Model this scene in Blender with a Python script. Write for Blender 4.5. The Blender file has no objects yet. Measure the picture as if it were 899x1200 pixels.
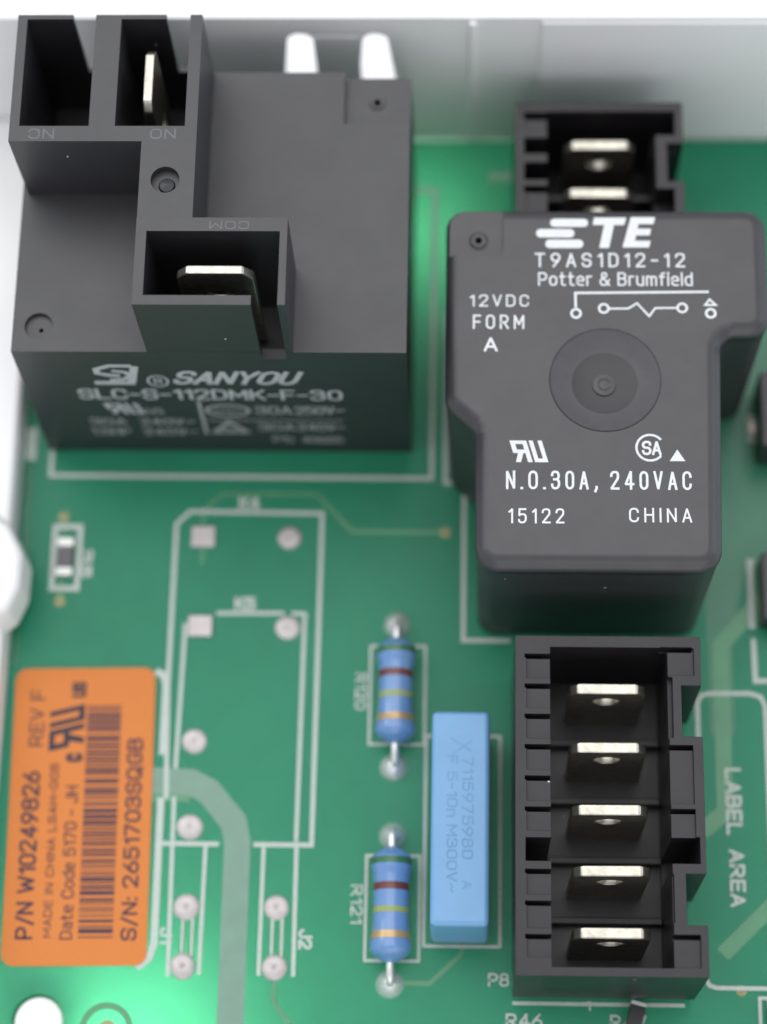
import bpy, bmesh, math, random
from mathutils import Vector, Matrix
random.seed(7)
S = 0.001                                    # all lengths below are millimetres, the scene is real size in metres
scene = bpy.context.scene
C = scene.collection

# ---------------------------------------------------------------- camera, world, lamps, exposure
cam_data = bpy.data.cameras.new('camera')
cam = bpy.data.objects.new('camera', cam_data); C.objects.link(cam)
cam.matrix_world = (Matrix.Translation(Vector((2.192, -90.007, 197.389)) * S) @ Matrix.Rotation(math.radians(19.45), 4, 'X')
                    @ Matrix.Rotation(math.radians(2.1263), 4, 'Y') @ Matrix.Rotation(math.radians(0.3668), 4, 'Z'))
cam_data.sensor_fit = 'VERTICAL'; cam_data.sensor_height = 24; cam_data.lens = 53.99
cam_data.clip_start = 0.005; cam_data.clip_end = 20
cam_data.dof.use_dof = True; cam_data.dof.focus_distance = 0.1865; cam_data.dof.aperture_fstop = 8.5
scene.camera = cam

world = bpy.data.worlds.new('World'); scene.world = world; world.use_nodes = True
world.node_tree.nodes['Background'].inputs[0].default_value = (0.88, 0.92, 1.0, 1)
world.node_tree.nodes['Background'].inputs[1].default_value = 0.86

def area(name, loc, target, sx, sy, power, col):
    d = bpy.data.lights.new(name, 'AREA'); d.shape = 'RECTANGLE'; d.size = sx * S; d.size_y = sy * S
    d.energy = power; d.color = col
    o = bpy.data.objects.new(name, d); C.objects.link(o)
    o.location = Vector(loc) * S
    o.rotation_euler = (Vector(target) - Vector(loc)).to_track_quat('-Z', 'Y').to_euler()
    return o
area('ceiling_softbox', (-50, 190, 620), (0, -20, 0), 660, 580, 2.4, (1.0, 0.985, 0.96))
area('window_light', (-520, 260, 420), (0, -10, 0), 260, 300, 0.9, (0.92, 0.96, 1.0))

area('front_fill', (120, -620, 330), (0, 0, 5), 620, 420, 1.0, (1.0, 0.99, 0.97))  # unseen fill lamp added to brighten the back wall and front faces
area('right_window', (640, 120, 300), (0, -10, 0), 260, 320, 0.55, (0.88, 0.93, 1.0))
# light that reaches the board from below, from two lamps added under it
area('underside_light_front', (-32, -71, -8.5), (-32, -71, 0), 24, 16, 0.024, (1, 1, 0.98))
area('underside_light_rear', (-3.5, 8, -8.5), (-3.5, 8, 0), 5, 6, 0.0034, (1, 1, 0.98))

scene.view_settings.view_transform = 'Standard'; scene.view_settings.look = 'None'
scene.view_settings.exposure = 0.0; scene.view_settings.gamma = 1.0
scene.view_settings.use_curve_mapping = False

# ---------------------------------------------------------------- materials
def mat(name, col, rough=0.5, metal=0.0, spec=0.5, var=0.08, vscale=900, bump=0.0, bscale=6000, coat=0.0, coat_rough=0.1,
        speck=0.0, speck_col=(0.6, 0.6, 0.6), sss=0.0, rvar=0.06, blotch=None, blotch_scale=120, transl=0):
    m = bpy.data.materials.new(name); m.use_nodes = True; nt = m.node_tree; N = nt.nodes; L = nt.links
    b = N['Principled BSDF']
    tc = N.new('ShaderNodeTexCoord')
    n1 = N.new('ShaderNodeTexNoise'); n1.inputs['Scale'].default_value = vscale; n1.inputs['Detail'].default_value = 5
    L.new(tc.outputs['Object'], n1.inputs['Vector'])
    r = N.new('ShaderNodeValToRGB')
    e = r.color_ramp.elements
    e[0].position = 0.3; e[1].position = 0.7
    e[0].color = (*[c * (1 - var) for c in col], 1); e[1].color = (*[min(1, c * (1 + var)) for c in col], 1)
    L.new(n1.outputs['Fac'], r.inputs['Fac'])
    out = r.outputs['Color']
    if blotch:
        n3 = N.new('ShaderNodeTexNoise'); n3.inputs['Scale'].default_value = blotch_scale; n3.inputs['Detail'].default_value = 3
        L.new(tc.outputs['Object'], n3.inputs['Vector'])
        mr = N.new('ShaderNodeMapRange'); mr.inputs[1].default_value = 0.42; mr.inputs[2].default_value = 0.62
        L.new(n3.outputs['Fac'], mr.inputs[0])
        mx = N.new('ShaderNodeMix'); mx.data_type = 'RGBA'
        L.new(mr.outputs[0], mx.inputs[0]); L.new(out, mx.inputs[6]); mx.inputs[7].default_value = (*blotch, 1)
        out = mx.outputs[2]
    if speck > 0:                            # lint and dust flecks
        v = N.new('ShaderNodeTexVoronoi'); v.inputs['Scale'].default_value = 600
        L.new(tc.outputs['Object'], v.inputs['Vector'])
        lt = N.new('ShaderNodeMath'); lt.operation = 'LESS_THAN'; lt.inputs[1].default_value = 0.055
        L.new(v.outputs['Distance'], lt.inputs[0])
        sep = N.new('ShaderNodeSeparateColor'); L.new(v.outputs['Color'], sep.inputs[0])
        g = N.new('ShaderNodeMath'); g.operation = 'LESS_THAN'; g.inputs[1].default_value = speck
        L.new(sep.outputs[0], g.inputs[0])
        mu = N.new('ShaderNodeMath'); mu.operation = 'MULTIPLY'; L.new(lt.outputs[0], mu.inputs[0]); L.new(g.outputs[0], mu.inputs[1])
        mx = N.new('ShaderNodeMix'); mx.data_type = 'RGBA'
        L.new(mu.outputs[0], mx.inputs[0]); L.new(out, mx.inputs[6]); mx.inputs[7].default_value = (*speck_col, 1)
        out = mx.outputs[2]
    L.new(out, b.inputs['Base Color'])
    mr = N.new('ShaderNodeMapRange'); mr.inputs[3].default_value = max(0.02, rough - rvar); mr.inputs[4].default_value = min(1, rough + rvar)
    n4 = N.new('ShaderNodeTexNoise'); n4.inputs['Scale'].default_value = 260; n4.inputs['Detail'].default_value = 6
    L.new(tc.outputs['Object'], n4.inputs['Vector']); L.new(n4.outputs['Fac'], mr.inputs[0]); L.new(mr.outputs[0], b.inputs['Roughness'])
    b.inputs['Metallic'].default_value = metal; b.inputs['Specular IOR Level'].default_value = spec
    b.inputs['Coat Weight'].default_value = coat; b.inputs['Coat Roughness'].default_value = coat_rough
    if transl:                               # thin glass-epoxy laminate lets some light through
        t_ = N.new('ShaderNodeBsdfTranslucent'); t_.inputs[0].default_value = (0.42, 1.0, 0.68, 1)
        ms = N.new('ShaderNodeMixShader'); ms.inputs[0].default_value = transl
        L.new(b.outputs[0], ms.inputs[1]); L.new(t_.outputs[0], ms.inputs[2]); L.new(ms.outputs[0], N['Material Output'].inputs[0])
    if sss:
        b.inputs['Subsurface Weight'].default_value = sss; b.inputs['Subsurface Scale'].default_value = 0.001
        b.inputs['Subsurface Radius'].default_value = (1, 1, 1)
    if bump > 0:
        n2 = N.new('ShaderNodeTexNoise'); n2.inputs['Scale'].default_value = bscale; n2.inputs['Detail'].default_value = 3
        L.new(tc.outputs['Object'], n2.inputs['Vector'])
        bp = N.new('ShaderNodeBump'); bp.inputs['Strength'].default_value = bump; bp.inputs['Distance'].default_value = 0.00003
        L.new(n2.outputs['Fac'], bp.inputs['Height']); L.new(bp.outputs[0], b.inputs['Normal'])
    return m

M = {}
M['case'] = mat('charcoal_plastic', (0.0165, 0.016, 0.019), 0.46, spec=0.80, bump=0.14, speck=0.10, var=0.12)
M['case_te'] = mat('dark_grey_plastic', (0.023, 0.0215, 0.0235), 0.45, spec=0.75, bump=0.10, speck=0.05, var=0.10)
M['case_matte'] = mat('etched_plastic', (0.060, 0.058, 0.062), 0.62, spec=0.6, bump=0.3, var=0.08)
M['case_gloss'] = mat('polished_plastic', (0.016, 0.015, 0.017), 0.30, spec=0.45, bump=0.05, var=0.08)
M['conn'] = mat('connector_plastic', (0.014, 0.0115, 0.0135), 0.38, spec=0.42, bump=0.12, speck=0.12, var=0.12)
M['ink'] = mat('white_ink', (0.66, 0.67, 0.68), 0.6, var=0.06, vscale=5000)
M['ink_dim'] = mat('grey_ink', (0.30, 0.31, 0.31), 0.6, var=0.12, vscale=4000)
M['emboss_lit'] = mat('moulded_lettering', (0.095, 0.095, 0.10), 0.30, var=0.1)  # same plastic as the case; lighter colour stands in for lit letter edges
M['tin'] = mat('tin_plate', (0.50, 0.475, 0.405), 0.36, metal=1.0, var=0.22, vscale=1500, bump=0.3, bscale=3000)
M['solder'] = mat('solder', (0.78, 0.77, 0.75), 0.30, metal=0.65, var=0.08, vscale=900, bump=0.35, bscale=1500)
M['pad'] = mat('solder_pad', (0.50, 0.46, 0.445), 0.5, metal=0.4, var=0.10, vscale=1200, bump=0.5, bscale=2500)
M['mask'] = mat('green_solder_mask', (0.024, 0.240, 0.140), 0.34, spec=0.3, var=0.05, vscale=500, bump=0.10, bscale=700, speck=0.012,
                speck_col=(0.25, 0.4, 0.3), blotch=(0.028, 0.265, 0.155), blotch_scale=60, transl=0.30)
M['trace'] = mat('mask_over_copper', (0.068, 0.245, 0.120), 0.36, var=0.07, vscale=500)
M['trace_grey'] = mat('mask_over_tinned_copper', (0.155, 0.275, 0.205), 0.42, var=0.05, vscale=700)
M['dark_area'] = mat('darker_green_mask', (0.018, 0.170, 0.088), 0.34, var=0.05, vscale=500)
M['silk'] = mat('silkscreen', (0.46, 0.51, 0.46), 0.55, var=0.08, vscale=3000)
M['via'] = mat('via_copper', (0.26, 0.24, 0.12), 0.4, metal=0.4, var=0.15, vscale=2500)
M['hole'] = mat('dark_hole', (0.006, 0.006, 0.007), 0.7)
M['tray'] = mat('white_tray_plastic', (0.86, 0.855, 0.84), 0.55, var=0.02, vscale=80)
M['table'] = mat('white_tabletop', (0.82, 0.82, 0.82), 0.6, var=0.02, vscale=30)
M['label'] = mat('orange_paper', (0.60, 0.180, 0.028), 0.62, var=0.03, vscale=4000, bump=0.2, bscale=5000)
M['label_ink'] = mat('label_ink', (0.050, 0.020, 0.034), 0.6, var=0.25, vscale=5000)
M['label_navy'] = mat('label_navy_ink', (0.018, 0.015, 0.030), 0.6, var=0.15, vscale=5000)
M['res'] = mat('resistor_lacquer', (0.125, 0.25, 0.49), 0.26, var=0.05, vscale=700, bump=0.3, bscale=1200, coat=0.4)
M['band_green'] = mat('band_green', (0.035, 0.14, 0.06), 0.3)
M['band_brown'] = mat('band_brown', (0.13, 0.035, 0.03), 0.3)
M['band_lime'] = mat('band_lime', (0.27, 0.33, 0.10), 0.3)
M['band_gold'] = mat('band_gold', (0.50, 0.34, 0.16), 0.33, metal=0.4)
M['cap'] = mat('blue_capacitor_plastic', (0.15, 0.33, 0.56), 0.36, var=0.03, vscale=500, bump=0.15, bscale=3000)
M['cap_ink'] = mat('engraved_mark', (0.125, 0.285, 0.475), 0.5)
M['smd'] = mat('chip_body', (0.085, 0.08, 0.09), 0.4)
M['smd_end'] = mat('chip_terminal', (0.60, 0.60, 0.57), 0.4, metal=0.5)
M['black'] = mat('black_component', (0.02, 0.02, 0.022), 0.35)

# ---------------------------------------------------------------- geometry helpers (millimetres)
def bm_box(x0, x1, y0, y1, z0, z1, bm=None):
    bm = bm or bmesh.new()
    v = [bm.verts.new((x, y, z)) for z in (z0, z1) for x, y in ((x0, y0), (x1, y0), (x1, y1), (x0, y1))]
    for f in ((3, 2, 1, 0), (4, 5, 6, 7), (0, 1, 5, 4), (1, 2, 6, 5), (2, 3, 7, 6), (3, 0, 4, 7)):
        bm.faces.new([v[i] for i in f])
    return bm

def bm_prism(poly, z0, z1, bm=None, top=None):
    """poly counter-clockwise; top = optional other outline for the upper rim"""
    bm = bm or bmesh.new(); top = top or poly; n = len(poly)
    a = [bm.verts.new((x, y, z0)) for x, y in poly]; b = [bm.verts.new((x, y, z1)) for x, y in top]
    bm.faces.new(a[::-1]); bm.faces.new(b)
    for i in range(n):
        j = (i + 1) % n; bm.faces.new((a[i], a[j], b[j], b[i]))
    return bm

def circle(cx, cy, r, n=32, a0=0):
    return [(cx + r * math.cos(a0 + 2 * math.pi * i / n), cy + r * math.sin(a0 + 2 * math.pi * i / n)) for i in range(n)]

def bm_lathe(profile, n=32, centre=(0, 0, 0), axis='Z', bm=None):
    """profile: list of (r, h) from one end to the other; r=0 closes"""
    bm = bm or bmesh.new(); rings = []
    def P(r, h, a):
        c, s = r * math.cos(a), r * math.sin(a)
        p = (c, s, h) if axis == 'Z' else (c, h, s)
        return (p[0] + centre[0], p[1] + centre[1], p[2] + centre[2])
    for r, h in profile:
        if r < 1e-6: rings.append([bm.verts.new(P(0, h, 0))])
        else: rings.append([bm.verts.new(P(r, h, 2 * math.pi * i / n)) for i in range(n)])
    for A, B in zip(rings, rings[1:]):
        for i in range(n):
            j = (i + 1) % n
            if len(A) == 1 and len(B) == 1: continue
            if len(A) == 1: bm.faces.new((A[0], B[i], B[j]))
            elif len(B) == 1: bm.faces.new((A[i], A[j], B[0]))
            else: bm.faces.new((A[i], A[j], B[j], B[i]))
    bmesh.ops.recalc_face_normals(bm, faces=bm.faces)
    return bm

def to_mesh(bm, name='m', smooth=None):
    me = bpy.data.meshes.new(name); bm.normal_update(); bm.to_mesh(me); bm.free()
    if smooth is not None:
        for p in me.polygons: p.use_smooth = True
        me.set_sharp_from_angle(angle=math.radians(smooth))
    return me

def evaluate(o, name='m'):
    dg = bpy.context.evaluated_depsgraph_get(); dg.update()
    me = bpy.data.meshes.new_from_object(o.evaluated_get(dg), depsgraph=dg); me.name = name
    return me

def solid(adds, cuts=(), bevel=0.1, seg=2, angle=30, smooth=32):
    """union of closed pieces minus closed pieces, edges bevelled; returns one mesh (mm)"""
    tmp = []
    def t(bm):
        bmesh.ops.recalc_face_normals(bm, faces=bm.faces)
        o = bpy.data.objects.new('tmp', to_mesh(bm)); C.objects.link(o); tmp.append(o); return o
    base = t(adds[0])
    for op, lst in (('UNION', adds[1:]), ('DIFFERENCE', cuts)):
        for bm in lst:
            m = base.modifiers.new('b', 'BOOLEAN'); m.operation = op; m.solver = 'EXACT'; m.object = t(bm)
    if bevel:
        w = base.modifiers.new('w', 'WELD'); w.merge_threshold = 0.002
        m = base.modifiers.new('v', 'BEVEL'); m.width = bevel; m.segments = seg; m.limit_method = 'ANGLE'; m.angle_limit = math.radians(angle)
        m.use_clamp_overlap = True; m.miter_outer = 'MITER_ARC'
    me = evaluate(base)
    for o in tmp: bpy.data.objects.remove(o)
    for p in me.polygons: p.use_smooth = True
    me.set_sharp_from_angle(angle=math.radians(smooth))
    o = bpy.data.objects.new('tmp', me); C.objects.link(o)               # large faces keep their own normal
    w = o.modifiers.new('n', 'WEIGHTED_NORMAL'); w.mode = 'FACE_AREA'; w.keep_sharp = True; w.weight = 100
    m2 = evaluate(o); bpy.data.objects.remove(o); bpy.data.meshes.remove(me)
    return m2

def empty(name, base, label, cat, group=None, rz=0):
    o = bpy.data.objects.new(name, None); C.objects.link(o); o.empty_display_size = 0.002
    o.location = Vector(base) * S; o.rotation_euler.z = rz; o['label'] = label; o['category'] = cat
    if group: o['group'] = group
    o['base'] = 0; del o['base']
    BASE[o.name] = Vector(base)
    return o
BASE = {}

def part(name, me, m, parent, loc=None, label=None):
    """me: bmesh or mesh in world millimetres (or, with loc, in millimetres round its own origin at loc)"""
    if isinstance(me, bmesh.types.BMesh): me = to_mesh(me)
    base = BASE[parent.name] if parent.name in BASE else Vector((0, 0, 0))
    if not me.get('scaled'):
        if loc is None:
            me.transform(Matrix.Translation(-base))
        me.transform(Matrix.Scale(S, 4)); me['scaled'] = 1
    me.name = name
    if m is not None:
        me.materials.clear(); me.materials.append(m)
    o = bpy.data.objects.new(name, me); C.objects.link(o); o.parent = parent
    if loc is not None: o.location = (Vector(loc) - base) * S
    BASE[o.name] = base if loc is None else Vector(loc)
    if label: o['label'] = label
    return o

def strip(pts, w, closed=False, z=0.0, bm=None, h=0.0):
    """flat ribbon of width w along pts with mitred joints"""
    bm = bm or bmesh.new(); n = len(pts); P = [Vector(p) for p in pts]; l = []; r = []
    for i in range(n):
        a = P[i - 1] if (i > 0 or closed) else None
        b = P[(i + 1) % n] if (i < n - 1 or closed) else None
        d1 = (P[i] - a).normalized() if a is not None else None
        d2 = (b - P[i]).normalized() if b is not None else None
        if d1 is None: nrm = Vector((-d2.y, d2.x)); k = 1
        elif d2 is None: nrm = Vector((-d1.y, d1.x)); k = 1
        else:
            n1 = Vector((-d1.y, d1.x)); n2 = Vector((-d2.y, d2.x)); nrm = (n1 + n2).normalized(); k = 1 / max(0.35, nrm.dot(n1))
        l.append(P[i] + nrm * w / 2 * k); r.append(P[i] - nrm * w / 2 * k)
    L_ = [bm.verts.new((p.x, p.y, z + h)) for p in l]; R_ = [bm.verts.new((p.x, p.y, z + h)) for p in r]
    rng = range(n if closed else n - 1)
    for i in rng:
        j = (i + 1) % n; bm.faces.new((R_[i], R_[j], L_[j], L_[i]))
    if h > 0:
        L0 = [bm.verts.new((p.x, p.y, z)) for p in l]; R0 = [bm.verts.new((p.x, p.y, z)) for p in r]
        for i in rng:
            j = (i + 1) % n
            bm.faces.new((L_[i], L_[j], L0[j], L0[i])); bm.faces.new((R0[i], R0[j], R_[j], R_[i]))
    return bm

def flat(poly, z, bm=None, holes=None):
    bm = bm or bmesh.new(); bm.faces.new([bm.verts.new((x, y, z)) for x, y in poly]); return bm

def ring(cx, cy, ro, ri, z, bm=None, n=32, a0=0.0, a1=2 * math.pi):
    bm = bm or bmesh.new(); full = abs(a1 - a0 - 2 * math.pi) < 1e-6; k = n if full else n + 1
    A = [a0 + (a1 - a0) * i / n for i in range(k)]
    o = [bm.verts.new((cx + ro * math.cos(a), cy + ro * math.sin(a), z)) for a in A]
    q = [bm.verts.new((cx + ri * math.cos(a), cy + ri * math.sin(a), z)) for a in A]
    for i in range(n):
        j = (i + 1) % k; bm.faces.new((q[i], o[i], o[j], q[j]))
    return bm

# a plain engineering alphabet drawn with strokes: capital height 7, (x, y[, corner radius]) per vertex, True = closed stroke
GL = {
'A': [([(0, 0), (2, 7), (4, 0)], 0), ([(0.75, 2.1), (3.25, 2.1)], 0)],
'B': [([(0, 0), (4, 0, 1.6), (4, 3.8, 1.6), (0, 3.8)], 1), ([(0, 4), (0, 7), (3.8, 7, 1.5), (3.8, 3.8, 1.5), (1, 3.8)], 0)],
'C': [([(4, 5.2), (4, 7, 1.9), (0, 7, 1.9), (0, 0, 1.9), (4, 0, 1.9), (4, 1.8)], 0)],
'D': [([(0, 0), (4, 0, 2), (4, 7, 2), (0, 7)], 1)],
'E': [([(3.6, 7), (0, 7), (0, 0), (3.6, 0)], 0), ([(0.3, 3.6), (3.2, 3.6)], 0)],
'F': [([(3.6, 7), (0, 7), (0, 0)], 0), ([(0.3, 3.5), (3.2, 3.5)], 0)],
'G': [([(4, 5.4), (4, 7, 1.9), (0, 7, 1.9), (0, 0, 1.9), (4, 0, 1.9), (4, 3.3), (2.3, 3.3)], 0)],
'H': [([(0, 0), (0, 7)], 0), ([(4, 0), (4, 7)], 0), ([(0.3, 3.6), (3.7, 3.6)], 0)],
'I': [([(0, 0), (0, 7)], 0)],
'J': [([(0, 1.8), (0, 0, 1.7), (3.4, 0, 1.7), (3.4, 7)], 0)],
'K': [([(0, 0), (0, 7)], 0), ([(4, 7), (0.3, 2.9)], 0), ([(1.5, 4.1), (4.1, 0)], 0)],
'L': [([(0, 7), (0, 0), (3.6, 0)], 0)],
'M': [([(0, 0), (0, 7), (2.5, 2), (5, 7), (5, 0)], 0)],
'N': [([(0, 0), (0, 7), (4, 0), (4, 7)], 0)],
'O': [([(0, 0, 1.9), (4.2, 0, 1.9), (4.2, 7, 1.9), (0, 7, 1.9)], 1)],
'P': [([(0, 0), (0, 7), (4, 7, 1.8), (4, 3, 1.8), (0.3, 3)], 0)],
'Q': [([(0, 0, 1.9), (4.2, 0, 1.9), (4.2, 7, 1.9), (0, 7, 1.9)], 1), ([(2.4, 1.8), (4.6, -0.6)], 0)],
'R': [([(0, 0), (0, 7), (4, 7, 1.8), (4, 3.2, 1.8), (0.3, 3.2)], 0), ([(2, 3.1), (4.2, 0)], 0)],
'S': [([(4, 5.5), (4, 7, 1.7), (0, 7, 1.8), (0, 3.6, 1.6), (4, 3.6, 1.6), (4, 0, 1.8), (0, 0, 1.7), (0, 1.6)], 0)],
'T': [([(0, 7), (4.2, 7)], 0), ([(2.1, 6.7), (2.1, 0)], 0)],
'U': [([(0, 7), (0, 0, 1.9), (4, 0, 1.9), (4, 7)], 0)],
'V': [([(0, 7), (2, 0), (4, 7)], 0)],
'W': [([(0, 7), (1.4, 0), (3, 5.6), (4.6, 0), (6, 7)], 0)],
'X': [([(0, 0), (4, 7)], 0), ([(0, 7), (4, 0)], 0)],
'Y': [([(0, 7), (2.1, 3.3), (4.2, 7)], 0), ([(2.1, 3.2), (2.1, 0)], 0)],
'Z': [([(0, 7), (4, 7), (0, 0), (4, 0)], 0)],
'0': [([(0, 0, 1.85), (3.8, 0, 1.85), (3.8, 7, 1.85), (0, 7, 1.85)], 1)],
'1': [([(0.2, 5.6), (1.8, 7), (1.8, 0)], 0)],
'2': [([(0, 5.4), (0, 7, 1.8), (3.9, 7, 1.8), (3.9, 4.4, 1.6), (0, 0), (4, 0)], 0)],
'3': [([(0, 5.6), (0, 7, 1.7), (3.8, 7, 1.7), (3.8, 3.8, 1.4), (1.2, 3.8)], 0), ([(1.2, 3.8), (4, 3.8, 1.5), (4, 0, 1.8), (0, 0, 1.8), (0, 1.5)], 0)],
'4': [([(3, 0), (3, 6.6)], 0), ([(2.9, 7), (0, 1.9), (4.3, 1.9)], 0)],
'5': [([(3.7, 7), (0.3, 7), (0.1, 3.6), (0.9, 4.3, 0.8), (3.9, 4.3, 1.8), (3.9, 0, 1.8), (0, 0, 1.8), (0, 1.3)], 0)],
'6': [([(3, 7), (0.3, 3.4, 2), (0, 2)], 0), ([(0, 0, 1.8), (3.9, 0, 1.8), (3.9, 4, 1.8), (0, 4, 1.8)], 1)],
'7': [([(0, 7), (4, 7), (1.3, 0)], 0)],
'8': [([(0, 0, 1.7), (4, 0, 1.7), (4, 3.8, 1.6), (0, 3.8, 1.6)], 1), ([(0.2, 3.8, 1.4), (3.8, 3.8, 1.4), (3.8, 7, 1.6), (0.2, 7, 1.6)], 1)],
'9': [([(1, 0), (3.6, 3.6, 2), (3.9, 5)], 0), ([(0, 3, 1.8), (3.9, 3, 1.8), (3.9, 7, 1.8), (0, 7, 1.8)], 1)],
'.': [([(0, 0.0), (0.25, 0.0)], 0)], ',': [([(0.9, 0.6), (0.9, 0), (0.2, -1.2)], 0)], '-': [([(0, 3.3), (2.6, 3.3)], 0)],
'/': [([(0, -0.5), (2.6, 7.3)], 0)], ':': [([(0, 0.2), (0.25, 0.2)], 0), ([(0, 4.2), (0.25, 4.2)], 0)],
'~': [([(0, 2.8), (1.1, 4.2, 0.7), (2.7, 2.8, 0.7), (3.8, 4.2)], 0)],
'&': [([(4.7, 0), (0.8, 4.9, 0.8), (0.8, 7, 1.0), (3.2, 7, 1.0), (3.2, 5.2, 0.8), (1.7, 3.9)], 0), ([(1.9, 4.1), (0, 3.0, 1.0), (0, 0, 1.5), (3.1, 0, 1.5), (4.6, 3.0)], 0)],
'a': [([(0.3, 5), (3.2, 5, 1.3), (3.2, 0)], 0), ([(3.2, 3), (0, 3, 1.3), (0, 0, 1.3), (3.2, 0.3)], 0)],
'b': [([(0, 7), (0, 0)], 0), ([(0, 0), (3.4, 0, 1.6), (3.4, 5, 1.6), (0, 5)], 0)],
'd': [([(3.4, 7), (3.4, 0)], 0), ([(3.4, 0), (0, 0, 1.6), (0, 5, 1.6), (3.4, 5)], 0)],
'e': [([(0.2, 2.6), (3.4, 2.6), (3.4, 5, 1.6), (0, 5, 1.6), (0, 0, 1.6), (3.2, 0)], 0)],
'f': [([(2.6, 7), (1, 7, 0.9), (1, 0)], 0), ([(0, 4.9), (2.4, 4.9)], 0)],
'i': [([(0, 0), (0, 5.1)], 0), ([(0, 6.3), (0, 7.2)], 0)],
'l': [([(0, 0), (0, 7)], 0)],
'm': [([(0, 0), (0, 5), (2.5, 5, 1.2), (2.5, 0)], 0), ([(2.5, 3.7), (2.5, 5, 1.1), (5, 5, 1.2), (5, 0)], 0)],
'n': [([(0, 0), (0, 5), (3.3, 5, 1.5), (3.3, 0)], 0)],
'o': [([(0, 0, 1.7), (3.5, 0, 1.7), (3.5, 5, 1.7), (0, 5, 1.7)], 1)],
'r': [([(0, 0), (0, 5), (2.2, 5)], 0)],
's': [([(3, 5), (0, 5, 1.1), (0, 2.5, 1.1), (3.1, 2.5, 1.1), (3.1, 0, 1.1), (0, 0)], 0)],
't': [([(1, 7), (1, 0, 1), (2.7, 0)], 0), ([(0, 4.9), (2.5, 4.9)], 0)],
'u': [([(0, 5), (0, 0, 1.5), (3.3, 0), (3.3, 5)], 0)],
}
def soften(pts, closed, seg=4):
    out = []; n = len(pts)
    for i, q in enumerate(pts):
        r = q[2] if len(q) > 2 else 0; p = Vector(q[:2])
        if r <= 0 or (not closed and i in (0, n - 1)): out.append(tuple(p)); continue
        a = Vector(pts[i - 1][:2]); b = Vector(pts[(i + 1) % n][:2]); u = (a - p).normalized(); v = (b - p).normalized()
        ang = u.angle(v); t = min(r / math.tan(ang / 2), 0.47 * (a - p).length if len(pts[i - 1]) > 2 else 0.95 * (a - p).length,
                                  0.47 * (b - p).length if len(pts[(i + 1) % n]) > 2 else 0.95 * (b - p).length)
        rr = t * math.tan(ang / 2); c = p + (u + v).normalized() * (rr / math.sin(ang / 2)); s_ = p + u * t - c; e = p + v * t - c
        a0 = math.atan2(s_.y, s_.x); d = (math.atan2(e.y, e.x) - a0 + math.pi) % (2 * math.pi) - math.pi
        for k in range(seg + 1):
            g = a0 + d * k / seg; out.append((c.x + rr * math.cos(g), c.y + rr * math.sin(g)))
    return out

def text_bm(s, w, h, bold=0.0, shear=0.0, mirror=False, spacing=1.0, bm=None, M4=None, extrude=0.0, stroke=None):
    """stroke lettering fitted to a w x h box whose lower left corner is at the origin, then placed by the matrix M4"""
    sw = (stroke if stroke else 0.135 + 2 * bold) * h
    runs = []; cx = 0
    for ch in s:
        if ch == ' ': cx += 2.0 + 0.9 * spacing; continue
        gl = GL[ch]; gw = max(q[0] for st, c_ in gl for q in st)
        for st, c_ in gl: runs.append(([(x + cx + shear * y, y) for x, y in soften(st, c_)], c_))
        cx += gw + 1.75 * spacing
    xs = [p[0] for r_, c_ in runs for p in r_]; x0, x1 = min(xs), max(xs); hi = 7.0
    if all(ch in 'aonrsum' for ch in s): hi = 5.0
    fx = (w - sw) / max(1e-6, x1 - x0); fy = (h - sw) / hi
    t = bmesh.new(); z = 0
    for r_, c_ in runs:
        full = [((x - x0) * fx + sw / 2, y * fy + sw / 2) for x, y in r_]
        bits = [full]
        if not c_:                                                       # break the stroke where it turns sharply
            bits = [[full[0]]]
            for i in range(1, len(full)):
                bits[-1].append(full[i])
                if i < len(full) - 1:
                    d1 = Vector(full[i]) - Vector(full[i - 1]); d2 = Vector(full[i + 1]) - Vector(full[i])
                    if d1.angle(d2) > math.radians(95): bits.append([full[i]])
        for bi, pts in enumerate(bits):
            if not c_:                                                   # square stroke ends
                for i, j, k in ((0, 1, 0.5 if bi == 0 else 0.2), (-1, -2, 0.5 if bi == len(bits) - 1 else 0.2)):
                    a = Vector(pts[i]); d_ = (a - Vector(pts[j])).normalized() * sw * k; pts[i] = tuple(a + d_)
            if mirror: pts = [(w - x, y) for x, y in pts][::-1]
            strip(pts, sw, bool(c_), z, t); z += 0.0015
    bmesh.ops.recalc_face_normals(t, faces=t.faces)
    me = bpy.data.meshes.new('t'); t.to_mesh(me); t.free()
    if M4 is not None: me.transform(M4)
    bm = bm or bmesh.new(); bm.from_mesh(me); bpy.data.meshes.remove(me)
    return bm

def ul_mark(w, h, M4):
    """the slanted back-to-front R joined with a U"""
    t = bmesh.new()
    for q in ([(0, .84), (.43, .84), (.43, 1), (0, 1)], [(0, .58), (.12, .58), (.12, .84), (0, .84)], [(0, .42), (.31, .42), (.31, .58), (0, .58)],
              [(.31, 0), (.43, 0), (.43, .84), (.31, .84)], [(0, 0), (.13, 0), (.26, .42), (.12, .42)],
              [(.49, .17), (.60, .17), (.60, 1), (.49, 1)], [(.49, 0), (.83, 0), (.83, .17), (.49, .17)], [(.72, .17), (.83, .17), (.83, 1), (.72, 1)]):
        t.faces.new([t.verts.new(((x + 0.17 * (1 - y)) * w, y * h, 0)) for x, y in q])
    t.transform(M4); return t

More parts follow.
